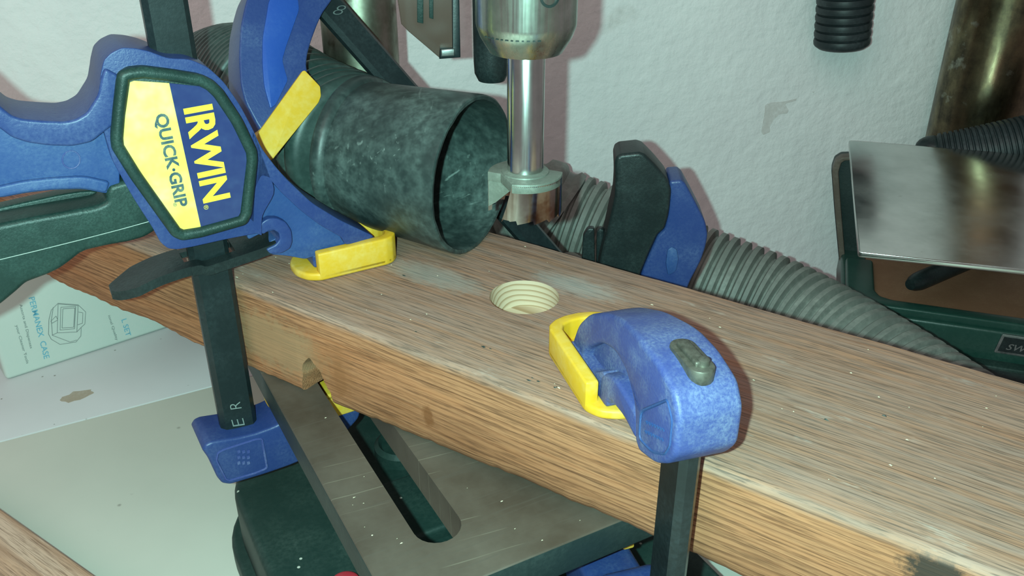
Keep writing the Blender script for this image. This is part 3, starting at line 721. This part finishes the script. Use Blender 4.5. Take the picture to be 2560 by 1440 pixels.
# release lever with a slot round the bar
fe = F1.tr([(694, 603), (650, 620), (600, 637), (555, 652), (516, 664), (498, 661), (465, 669), (433, 679), (397, 692), (361, 709), (325, 728), (300, 740), (284, 745)], -8.5)
P, L_ = spline([Vector((x, 0, z)) for x, z in fe], 1.2)
bm = bmesh.new()
def ribbon(sel, ya, yb_, th0, th1):
    prev = None
    for q_ in sel:
        a_, b_ = ya(q_), yb_(q_)
        cur = [bm.verts.new((q_.x, a_, q_.z - th0)), bm.verts.new((q_.x, a_, q_.z)), bm.verts.new((q_.x, b_, q_.z + (b_ - a_) * .05)), bm.verts.new((q_.x, b_, q_.z - th1))]
        if prev:
            for m_ in range(4): bm.faces.new((prev[m_], prev[(m_ + 1) % 4], cur[(m_ + 1) % 4], cur[m_]))
        else: bm.faces.new(cur)
        prev = cur
    bm.faces.new(list(reversed(prev)))
xt = P[-1].x
def wy(q_): return min(1, math.sqrt(max(0, (q_.x - xt + .6)) / 9))
hol = [q_ for q_ in P if -9.5 < q_.x < 9.5]; rgt = [q_ for q_ in P if q_.x > 8.5]; lft = [q_ for q_ in P if q_.x < -8.5]
ribbon(rgt, lambda q_: -8.5, lambda q_: 7, 2.2, 2.2); ribbon(lft, lambda q_: -8.5 * wy(q_), lambda q_: 7 * wy(q_), 2.2, 2.2)
ribbon(hol, lambda q_: -8.5, lambda q_: -4.4, 2.2, 2.2); ribbon(hol, lambda q_: 4.4, lambda q_: 7, 2.2, 2.2)
ribbon([q_ for q_ in P if q_.x > -9], lambda q_: -9.3, lambda q_: -7.6, 3.6, 3.0)
ribbon([q_ for q_ in P if q_.x < -6], lambda q_: -8.9 * wy(q_), lambda q_: -7.6 * wy(q_), 3.4, 3.0)
obj('release_lever', bm, BLK, t, label='black curved release lever slotted round the bar')
# lower jaw
jw = F1.tr([(506, 1126), (514, 1113), (528, 1106), (545, 1103), (600, 1094), (640, 1084), (690, 1066), (760, 1020), (850, 985), (905, 1000), (900, 1045), (870, 1078), (800, 1130), (735, 1162), (660, 1188), (575, 1213), (556, 1210), (544, 1196), (521, 1147)], -10)
bm = bmesh.new(); plate(bm, rnd(jw, .3, 2), -10, 10, 3, 4); lj = obj('lower_jaw', bm, BLUE, t)
pn = F1.tr([(541, 1150), (545, 1132), (560, 1124), (640, 1098), (655, 1097), (668, 1170), (640, 1182), (575, 1201), (565, 1198)], -10)
bm = bmesh.new(); sweep(bm, [Vector((x, -10.0, z)) for x, z in rnd(pn, .25, 2)], .45, 6, True); obj('panel_ridge', bm, BLUE_DUSTY, lj)
bm = bmesh.new()
for k_ in range(9):
    x_, z_ = F1.tr([(597 + (k_ % 3) * 12, 1128 + (k_ // 3) * 14)], -10)[0]; box(bm, x_ - .6, x_ + .5, -10.3, -9.8, z_ - .8, z_ + .5)
obj('moulded_mark', bm, BLUE_DUSTY, lj)
# pad under the table
shoe(F1, t, 12, 66, 10.5, -64, -51.4, down=False)
FAINT = worn('faint_letters', (.22, .26, .25), (.10, .12, .12), .7, .6)
# scratched letters on the bar
def bl1(p, y=-3.35): x, z = F1.tr([p], y)[0]; return Vector((x, y, z))
A = bl1((612, 1062)); X = bl1((606, 1040)) - A; Y = bl1((585, 1066)) - A
lettering('lettering', 'E', A, X, Y, 3.4, 4.6, FAINT, t, .06, off=-.16); A = bl1((604, 1020)); lettering('lettering', 'R', A, X, Y, 3.2, 4.2, FAINT, t, .06, off=-.16)

# ---- clamp 3: right front
j3 = Vector((-.29, .957, 0)); F3 = Frame((43.8, 185.5, 0), j3); BAR3 = worn('glossy_black_bar', (.006, .008, .009), (.03, .04, .045), .4, .28, 600, 60, .1)
t = thing('bar_clamp', F3, 'blue bar clamp at right gripping the near side of the plank, seen from above', 'clamp', GRP)
obj('bar', bar_bm(-150, 37.5, 6.4, 3.1), BAR3, t, label='black steel bar')
armo = [(-12, 20), (-12, 31), (-8, 36.5), (2, 39), (14, 39), (28, 36), (40, 31), (52, 24), (60, 16), (64, 8), (63, 4), (56, 4), (52, 12), (42, 20), (30, 24), (20, 24), (12, 19), (10, 9), (7, 7), (-2, 10), (-8, 14.5)]
bm = bmesh.new(); plate(bm, rnd(armo, .3, 2), -8.8, 8.8, 2.2, 4)
for v in bm.verts:
    if v.co.x > 10: v.co.y *= 1 - .28 * min(1, (v.co.x - 10) / 26)
ja = obj('fixed_jaw', bm, BLUE_DUSTY, t)
bm = bmesh.new(); plate(bm, rnd([(8, 12), (14, 24), (30, 29), (46, 24), (60, 14), (66, 4), (34, 4), (30, 12), (20, 14), (12, 10)], .25, 2), -3.2, 3.2, 1.0); obj('jaw_web', bm, BLUE_DUSTY, ja)
bm = bmesh.new(); plate(bm, rnd([(32, 3.4), (31, 12), (36, 14), (44, 8.5), (64, 8), (66, 3.4)], .25, 2), -7.4, 7.4, 1.2)
plate(bm, rnd([(11, 7), (12, 15), (28, 17), (37, 13), (38, 3.6), (33, 3.6), (30, 8), (20, 9)], .3, 2), -7.6, 7.6, 2.2); obj('jaw_foot', bm, BLUE_DUSTY, ja)
bm = bmesh.new(); lathe(bm, [(5, 0), (5, .6)], 8)
bm.free(); bm = bmesh.new()
pr = [(-7.5, 17.5), (-9.5, 21.5), (-9.3, 29), (-6, 32.5), (7.5, 20), (7, 11.5), (-1, 13)]
sweep(bm, [Vector((x, 8.7, z)) for x, z in rnd(pr, .25, 2)], .45, 6, True); obj('panel_ridge', bm, BLUE_LIGHT, ja)
bm = bmesh.new()
for k_ in range(14):
    a_, b_ = k_ % 2, k_ // 2; box(bm, -6.0 + b_ * 1.5, -5.0 + b_ * 1.5, 8.5, 9.1, 20.2 + a_ * 3 - b_ * .7, 20.6 + a_ * 3 - b_ * .7)
obj('moulded_mark', bm, BLUE_LIGHT, ja)
so = [(-5 + 3.1 * math.cos(a_), 3.3 * math.sin(a_)) for a_ in [math.pi / 2 + math.pi * i / 8 for i in range(9)]] + [(5 + 3.1 * math.cos(a_), 3.3 * math.sin(a_)) for a_ in [-math.pi / 2 + math.pi * i / 8 for i in range(9)]]
bm = bmesh.new(); plate(bm, so, 36, 40.0, .4, 2, 'z'); be = obj('bar_end', bm, RIVET, t, label='dirty steel bar end in its slot')
bm = bmesh.new(); box(bm, -5.2, 5.4, -1.6, 1.8, 39.6, 41.2, .6); lathe(bm, [(1.5, 39.5), (1.5, 41.5), (.8, 41.9)], 16, (-4.6, -.6, 0)); obj('peened_rivet', bm, RIVET, be)
shoe(F3, t, 29.5, 76.5, 12.4, 0.1, 10.5)
bm = bmesh.new(); plate(bm, rnd([(-17, -60), (-14, -55), (10, -53), (25, -54), (31, -64.5), (62, -66), (66, -74), (50, -86), (20, -96), (-12, -100), (-18, -90)], .3, 2), -10, 10, 3, 4); obj('lower_jaw', bm, BLUE, t)
shoe(F3, t, 34, 66, 10, -64.5, -51.4, down=False)

# ---- clamp 2: spare clamp leaning behind the hose end
P1 = at_t(825, 20, 368); P2 = at_t(1335, 600, 414); P3 = at_t(665, 330, 352)
zx = (P1 - P2).normalized(); nn = (P3 - P1).cross(zx).normalized()
F2 = Frame(P1, (P3 - P1), zx)
if F2.y.y < 0: F2 = Frame(P1, (P3 - P1), zx); 
sg = 1 if F2.y.y > 0 else -1                                             # which local y side faces away from the lens
t = thing('bar_clamp', F2, 'blue bar clamp leaning diagonally behind the black hose end', 'clamp', GRP)
Lb = (P1 - P2).length
bm = bar_bm(-Lb - 60, 12, 6.2, 3.1); obj('bar', bm, BARM, t, label='black steel bar')
yf2 = -9 * sg
j2 = [(800, -60), (800, -20), (826, -8), (817, 12), (793, 45), (778, 80), (766, 113), (757, 145), (754, 172), (758, 195), (700, 290), (660, 350), (645, 338), (630, 315), (603, 264), (592, 220), (588, 150), (592, 78), (602, 30), (612, -5), (640, -60)]
bm = bmesh.new(); plate(bm, rnd(F2.tr(j2, -3 * sg), .3, 2), yf2, -yf2, 3.2, 4); j_ = obj('fixed_jaw', bm, BLUE, t)
rc = [(672, 0), (666, 40), (656, 95), (656, 160), (660, 215), (676, 272), (690, 262), (720, 200), (712, 175), (706, 150), (716, 115), (732, 70), (748, 25), (745, -5), (700, -30)]
bm = bmesh.new(); plate(bm, rnd(F2.tr(rc, yf2 - .2 * sg), .3, 2), yf2 - .5 * sg, yf2 + 2 * sg, .4, 2); obj('inset_panel', bm, worn('clean_blue_plastic', (.014, .060, .300), (.05, .12, .36), .4, .38), j_)
pd = [(758, 176), (800, 218), (802, 242), (682, 396), (640, 342)]
bm = bmesh.new(); plate(bm, rnd(F2.tr([(757, 177), (763, 176), (801, 216), (803, 240), (797, 256), (683, 397), (676, 392), (640, 340)], -11 * sg), .2, 2), -11 * sg, 11 * sg, 2.2, 3)
obj('pad', bm, YEL, t, label='yellow soft pad')
A = F2.loc(on_plane(850, 8, F2.wld((0, -3.4 * sg, 0)), F2.y)); B = F2.loc(on_plane(828, 36, F2.wld((0, -3.4 * sg, 0)), F2.y)); Y = F2.loc(on_plane(852, 38, F2.wld((0, -3.4 * sg, 0)), F2.y)) - B
lettering('lettering', '8', B, Y, A - B, 4.0, 5.4, worn('faint_scratch', (.10, .12, .12), (.05, .06, .06), .7, .6), t, .1, off=-.18)
# its trigger and handle, standing up behind the plank
h0 = at_t(1620, 560, 398); FH = Frame(h0, (.97, -.05, 0)); 
def tog(F, bm):                                                           # move a mesh drawn in F into clamp 2's frame
    M = F2.mat().inverted() @ F.mat()
    m3 = M.to_3x3(); tr = M.translation / S
    for v in bm.verts: v.co = m3 @ v.co + tr
    return bm
bk = [(1537, 407), (1541, 393), (1552, 386), (1598, 381), (1612, 386), (1640, 414), (1671, 451), (1679, 477), (1675, 520), (1671, 544), (1662, 573), (1644, 588), (1620, 640), (1600, 690), (1585, 800), (1480, 800), (1499, 652), (1515, 590), (1525, 545), (1537, 492), (1539, 450)]
bm = bmesh.new(); plate(bm, rnd(FH.tr(bk, -9), .3, 2), -9, 9, 4, 5); obj('trigger', tog(FH, bm), BLK, t, label='dark green-black trigger standing up behind the plank')
bg_ = [(1674, 453), (1703, 451), (1714, 460), (1740, 508), (1764, 556), (1770, 588), (1764, 620), (1752, 655), (1720, 715), (1700, 800), (1570, 800), (1604, 680), (1644, 590), (1662, 573), (1672, 520)]
bm = bmesh.new(); plate(bm, rnd(FH.tr(bg_, -6), .3, 2), -6, 12, 4, 5); hb = obj('fixed_handle', tog(FH, bm), BLUE, t)
bm = bmesh.new(); plate(bm, rnd(FH.tr([(1669, 625), (1680, 618), (1693, 625), (1697, 650), (1690, 680), (1670, 690), (1664, 660)], -7), .3, 2), -6.8, -5, .6, 2); obj('thumb_dimple', tog(FH, bm), BLUE_LIGHT, hb)
hb0 = FH.tr([(1370, 720), (1700, 720), (1700, 860), (1370, 900)], -8)
bm = bmesh.new(); plate(bm, rnd(hb0, .15, 2), -8, 12, 3, 3); obj('head', tog(FH, bm), BLUE, t)
bm = bmesh.new(); plate(bm, rnd(FH.tr([(1452, 700), (1458, 590), (1470, 572), (1486, 572), (1488, 700)], -4), .3, 2), -4, 0, 1, 2); plate(bm, rnd(FH.tr([(1490, 700), (1492, 580), (1500, 572), (1510, 576), (1508, 700)], 0), .3, 2), 0, 4, 1, 2); obj('release_lever', tog(FH, bm), BLK, t)

# ------------------------------------------------------------------ shop vacuum hose with cuff, lying on the plank
M0 = Vector((-14.6, 329, 31.3)); L0 = Vector((-56.3, 351, 31.9))
FN = Frame((M0.x, M0.y, 0), (1, 0, 0))
t = thing('vacuum_hose', FN, 'black corrugated vacuum hose whose scuffed open cuff rests on the plank', 'hose')
ax = (L0 - M0); Lc = ax.length + 8; ax.normalize(); Mx = axis_matrix(M0 - FN.o, L0 - FN.o)
bm = bmesh.new()
ro = [(30.6, 0), (31.2, .4), (31.3, 2)] + [(31.3 - 2.0 * k_ / 8, 2 + (Lc - 8) * k_ / 8) for k_ in range(1, 9)] + [(29.2, Lc - 5), (30.6, Lc - 4), (31.4, Lc - 2), (31.2, Lc), (29.5, Lc + 1.5), (27.4, Lc + 1.5)]
ri = [(26.6, Lc + 1), (27, Lc - 10), (29.2, 1.5), (29.4, .2)]
tt = bmesh.new(); seg = 96; rings = []
for r_, z_ in ro + ri:
    rings.append([tt.verts.new(((r_ + (.25 * noise.noise(Vector((i * .6, r_, 0))) if z_ < 1 else 0)) * math.cos(2 * math.pi * i / seg), r_ * math.sin(2 * math.pi * i / seg), z_ + (.5 * noise.noise(Vector((i * .35, 1, 0))) if z_ < 1 else 0))) for i in range(seg)])
for a_, b_ in zip(rings, rings[1:] + rings[:1]):
    for i in range(seg): tt.faces.new((a_[i], a_[(i + 1) % seg], b_[(i + 1) % seg], b_[i]))
merge(bm, tt, Mx); obj('cuff', bm, CUFF, t, label='scuffed black rubber cuff')
def hose_bm(pts, r, pitch, groove, F, step=None, fr=.68, seg=64, soft=False):
    path, L = spline(pts, pitch / 10); bm = bmesh.new(); rad = []
    for i in range(len(path)):
        s = (L * i / (len(path) - 1) / pitch) % 1.0
        g_ = 0 if s < fr * .85 else 1
        e = min(1, s / .10) if s < .5 else 1
        k_ = 1.0 if .08 < s < fr else 0.0
        if s <= .08: k_ = s / .08
        elif fr <= s < fr + .08: k_ = 1 - (s - fr) / .08
        if soft: k_ = abs(math.sin(math.pi * s)) ** .55
        rad.append(r - groove * (1 - k_))
    sweep(bm, [p - F.o for p in path], rad, seg); return bm
hp = [L0 + ax * 7, at_t(838, 348, 388), at_t(760, 306, 402), at_t(690, 258, 420), at_t(640, 228, 440), at_t(585, 215, 462), at_t(535, 240, 486), at_t(500, 330, 500), at_t(490, 480, 505)]
hl_ = hp
obj('corrugated_hose', hose_bm(hp[:4], 31.2, 8.4, 4.2, FN, soft=True), HOSE_D, t)
obj('corrugated_hose', hose_bm(hp[3:], 31, 4.6, 2.4, FN, soft=True), HOSE_D, t)

# second hose on the bench behind the plank
hpx = [(1350, 400), (1440, 433), (1540, 470), (1655, 520), (1770, 570), (1960, 645), (2100, 715), (2200, 772), (2300, 832), (2400, 897)]
pts = []
for a_, t_ in zip(hpx, (570, 568, 563, 557, 549, 532, 510, 490, 471, 452)): pts.append(at_t(a_[0], a_[1], t_) - Vector((.5, .8, 0)) * 12 + Vector((0, 0, -28.5)))
for p_ in pts: p_.z = max(p_.z, BENCH + 31.6)
pts = [Vector((-128, 500, -118)), Vector((-90, 528, -108)), Vector((-45, 545, -92))] + pts
e_ = pts[-1] - pts[-2]; pts.append(pts[-1] + e_ * 1.0 + Vector((0, 0, 0)))
FV = Frame((pts[5].x, pts[5].y, BENCH), (1, 0, 0))
bm = hose_bm(pts, 31.3, 7.4, 3.6, FV, fr=.6)
o = obj('ribbed_hose', bm, HOSE, None, FV); tag(o, 'grey ribbed vacuum hose lying on the bench along the far side of the plank', 'hose')

# ------------------------------------------------------------------ ribbed black grip hanging at top right
q = at_t(2104, 108, 620); FR = Frame(q, (1, 0, 0))
bm = bmesh.new(); prof = [(10, -3.5), (19, -3), (21.6, -1)]
z_ = 0
while z_ < 120: prof += [(22.3, z_), (22.6, z_ + 2.6), (22.0, z_ + 4.6), (20.6, z_ + 5.2), (20.8, z_ + 5.9)]; z_ += 6.6
prof.append((8, z_)); prof = [(r_ * .83, z_ * .83) for r_, z_ in prof]; lathe(bm, prof, 64, (0, 0, 0), Matrix.Rotation(math.radians(-5), 4, 'Y'))
o = obj('ribbed_rubber_tube', bm, RIBB, None, FR); tag(o, 'short black ribbed rubber tube hanging in front of the wall at upper right', 'tube')

# ------------------------------------------------------------------ bench machine at right
a = at_z(2290, 797, -126); b = at_z(2560, 836, -126); FM = Frame((a.x, a.y, BENCH), (b.x - a.x, b.y - a.y, 0))
def fm(px, py, z): l = FM.loc(at_z(px, py, z)); return (l.x, l.y)
t = thing('bench_machine', FM, 'green bench machine with a polished steel table and thick worn column at right', 'machine')
bm = bmesh.new(); box(bm, -40, 255, -4, 100, -26, -.2, 1); obj('stand', bm, CAST_D, t)
bm = bmesh.new(); box(bm, -45, 260, 0, 105, 0, 24, 2.5); bs = obj('base', bm, GREEN, t)
bm = bmesh.new(); box(bm, fm(2185, 700, -121)[0] - 4, 250, 9, 104, 23.5, 26, .5); obj('tray_floor', bm, BROWN, bs)
ri = [fm(2185, 640, -121), fm(2180, 700, -121), fm(2186, 735, -121), fm(2215, 755, -121), fm(2388, 771, -121), fm(2560, 793, -121)]
xi = (ri[0][0] + ri[2][0]) / 2; yi = (ri[4][1] + ri[5][1]) / 2
out = [(xi, 70), (xi, yi + 10), (xi + 3, yi + 3), (xi + 10, yi), (250, yi), (250, yi - 10), (xi - 4, yi - 10), (xi - 12, yi - 6), (xi - 17, yi + 4), (xi - 18, yi + 14), (xi - 18, 70)]
bm = bmesh.new(); plate(bm, rnd(out, .2, 2), 22, 29, 1.6, 3, 'z'); obj('tray_rim', bm, GREEN, bs, label='dark green raised rim')
# upright side casting at the left: a rounded flange with a hollow dark middle
sc_ = [(2113, 795), (2096, 640), (2085, 520), (2078, 425), (2086, 402), (2102, 392), (2160, 390), (2160, 795)]
bm = bmesh.new(); plate(bm, rnd(FM.tr(sc_, 92), .22, 2), 92, 104, 1.2); ca = obj('side_casting', bm, CAST_D, bs)
sf_ = [(2113, 795), (2098, 640), (2087, 520), (2080, 428), (2088, 404), (2104, 394), (2160, 392), (2160, 400), (2112, 402), (2103, 408), (2096, 430), (2102, 520), (2112, 640), (2128, 795)]
bm = bmesh.new(); plate(bm, rnd(FM.tr(sf_, 84), .2, 1), 84, 93, .7); obj('side_casting', bm, worn('brown_grey_edge', (.10, .075, .06), (.2, .17, .14), .7, .5), bs)
# polished table
zp = -38
c4 = [fm(2122, 350, zp), fm(2147, 630, zp), fm(2560, 674, zp), fm(2560, 385, zp)]
yA = (c4[1][1] + c4[2][1]) / 2; yB = (c4[0][1] + c4[3][1]) / 2
out = [c4[0], c4[1], (c4[2][0] + 140, c4[2][1] + (c4[2][1] - c4[1][1]) / (c4[2][0] - c4[1][0]) * 140), (c4[3][0] + 120, c4[3][1] + (c4[3][1] - c4[0][1]) / (c4[3][0] - c4[0][0]) * 120)]
bm = bmesh.new(); plate(bm, rnd(out, .01, 1), zp - BENCH - 3.0, zp - BENCH, .5, 2, 'z'); obj('work_table', bm, PLATE, t, label='polished steel table plate')
lp = FM.loc(Vector((400, 520, 0))); bm = bmesh.new(); lathe(bm, [(20, 25), (20, zp - BENCH - 3), (24, zp - BENCH - 2.9)], 40, (lp.x, lp.y, 0)); obj('table_post', bm, CAST_D, t)
lc = FM.loc(Vector((338, 634, 0))); bm = bmesh.new(); lathe(bm, [(31.5, -30), (32, -28), (32, 560), (31, 561)], 96, (lc.x, lc.y, 0)); obj('column', bm, COLR, t, label='thick worn brassy steel column')
# black rod on the tray
r0 = FM.loc(at_z(2275, 712, -112)); r1 = FM.loc(at_z(2470, 630, -112)); bm = bmesh.new()
P, _ = spline([r0, r0.lerp(r1, .5), r1 + (r1 - r0) * .3], 4); sweep(bm, P, [3.5, 5.2, 6.0] + [6.2] * (len(P) - 3), 24); obj('black_rod', bm, BLK, t)
# foot lip under the base and nameplate on its front
bm = bmesh.new(); box(bm, -60, 250, -8, 40, 0, 3, 1); obj('foot', bm, CAST, t)
def fn(px, py): x, z = FM.tr([(px, py)], -0.6)[0]; return (x, z)
nm = [fn(2506, 834), fn(2484, 880), (fn(2484, 880)[0] + 90, fn(2484, 880)[1]), (fn(2506, 834)[0] + 90, fn(2506, 834)[1])]
bm = bmesh.new(); plate(bm, rnd(nm, .08, 2), -1.2, .2, .3, 2); np_ = obj('nameplate', bm, SILV, t, label='black nameplate with silver border')
bm = bmesh.new(); inn = inset(nm, 1.6); plate(bm, inn, -1.45, -1.0, .1, 1); obj('nameplate_field', bm, BLK, np_)
A = Vector((fn(2513, 872)[0], -1.5, fn(2513, 872)[1])); lettering('lettering', 'SW', A, (1, 0, 0), (0, 0, 1), 12, 4.4, SILV, np_, .1, off=.12, shear=.35)
# flexible ribbed duct crossing the column
d0 = at_t(2352, 378, 640); bm = bmesh.new()
dd = [FM.loc(at_t(2350, 402, 610)), FM.loc(at_t(2450, 384, 600)), FM.loc(at_t(2600, 354, 588)), FM.loc(at_t(2760, 330, 578))]
P, L = spline(dd, .55); rad = [18.5 - (1.3 if (i % 6) in (0, 1) else 0) for i in range(len(P))]
rad = [r_ + 1 * min(1, i / 160) for i, r_ in enumerate(rad)]
sweep(bm, P, rad, 48); obj('ribbed_duct', bm, RIBB, t)
bm = bmesh.new(); e = FM.loc(at_t(2334, 372, 612)); bmesh.ops.create_icosphere(bm, subdivisions=3, radius=1)
for v in bm.verts: v.co = Vector((v.co.x * 12 + e.x, v.co.y * 10 + e.y, v.co.z * 9 + e.z))
obj('duct_knob', bm, BLK, t)

# ------------------------------------------------------------------ wood chips
bm = bmesh.new()
def chip(p, s):
    n_ = random.choice((3, 4, 5)); a0 = random.random() * 6; vs_ = []
    for i in range(n_):
        a_ = a0 + 2 * math.pi * i / n_; r_ = s * (.5 + random.random()); vs_.append(bm.verts.new(p + Vector((r_ * math.cos(a_) * 1.6, r_ * math.sin(a_) * .6, .05 + random.random() * .3 * s))))
    top_ = bm.verts.new(p + Vector((0, 0, .2 + .5 * s)))
    for i in range(n_): bm.faces.new((vs_[i], vs_[(i + 1) % n_], top_))
for k_ in range(80): 
    x = random.uniform(-150, 240); y = random.uniform(-half + 2, half - 3)
    if Vector((x - HX, y - HY)).length > 14: chip(Vector((x, y, .2)), random.uniform(.10, .42))
o = obj('wood_chips', bm, CHIP, None, FPL, 10); tag(o, 'pale wood chips scattered over the top of the plank', 'wood chips', kind='stuff')
bm = bmesh.new()
for k_ in range(40):
    px, py = random.uniform(700, 1500), random.uniform(950, 1430); p = FP.loc(at_z(px, py, -38))
    if abs(p.x - sx) > 10 and cx0 + 2 < p.x < -cx0 and p.y > yf + 2 and FPL.loc(at_z(px, py, -38)).y < -half - 1: chip(Vector((p.x, p.y, TZ + .1)), random.uniform(.12, .35))
o = obj('wood_chips', bm, CHIP, None, FP, 10); tag(o, 'few pale chips lying on the slotted iron table in front of the plank', 'wood chips', kind='stuff')

bm = bmesh.new()
for px, py, sz in ((1322, 952, .5), (1345, 954, .45), (1388, 970, .5), (1392, 968, .3), (1010, 690, .7), (1210, 868, .6), (1040, 830, .5), (1225, 872, .35), (2210, 1040, .5), (2065, 1050, .6), (1330, 945, .3)):
    chip(FPL.loc(at_z(px, py, 0.15)), sz)
o = obj('dark_crumbs', bm, CAST_D, None, FPL, 10); tag(o, 'tiny dark crumbs lying on top of the pine plank', 'crumbs', kind='stuff')
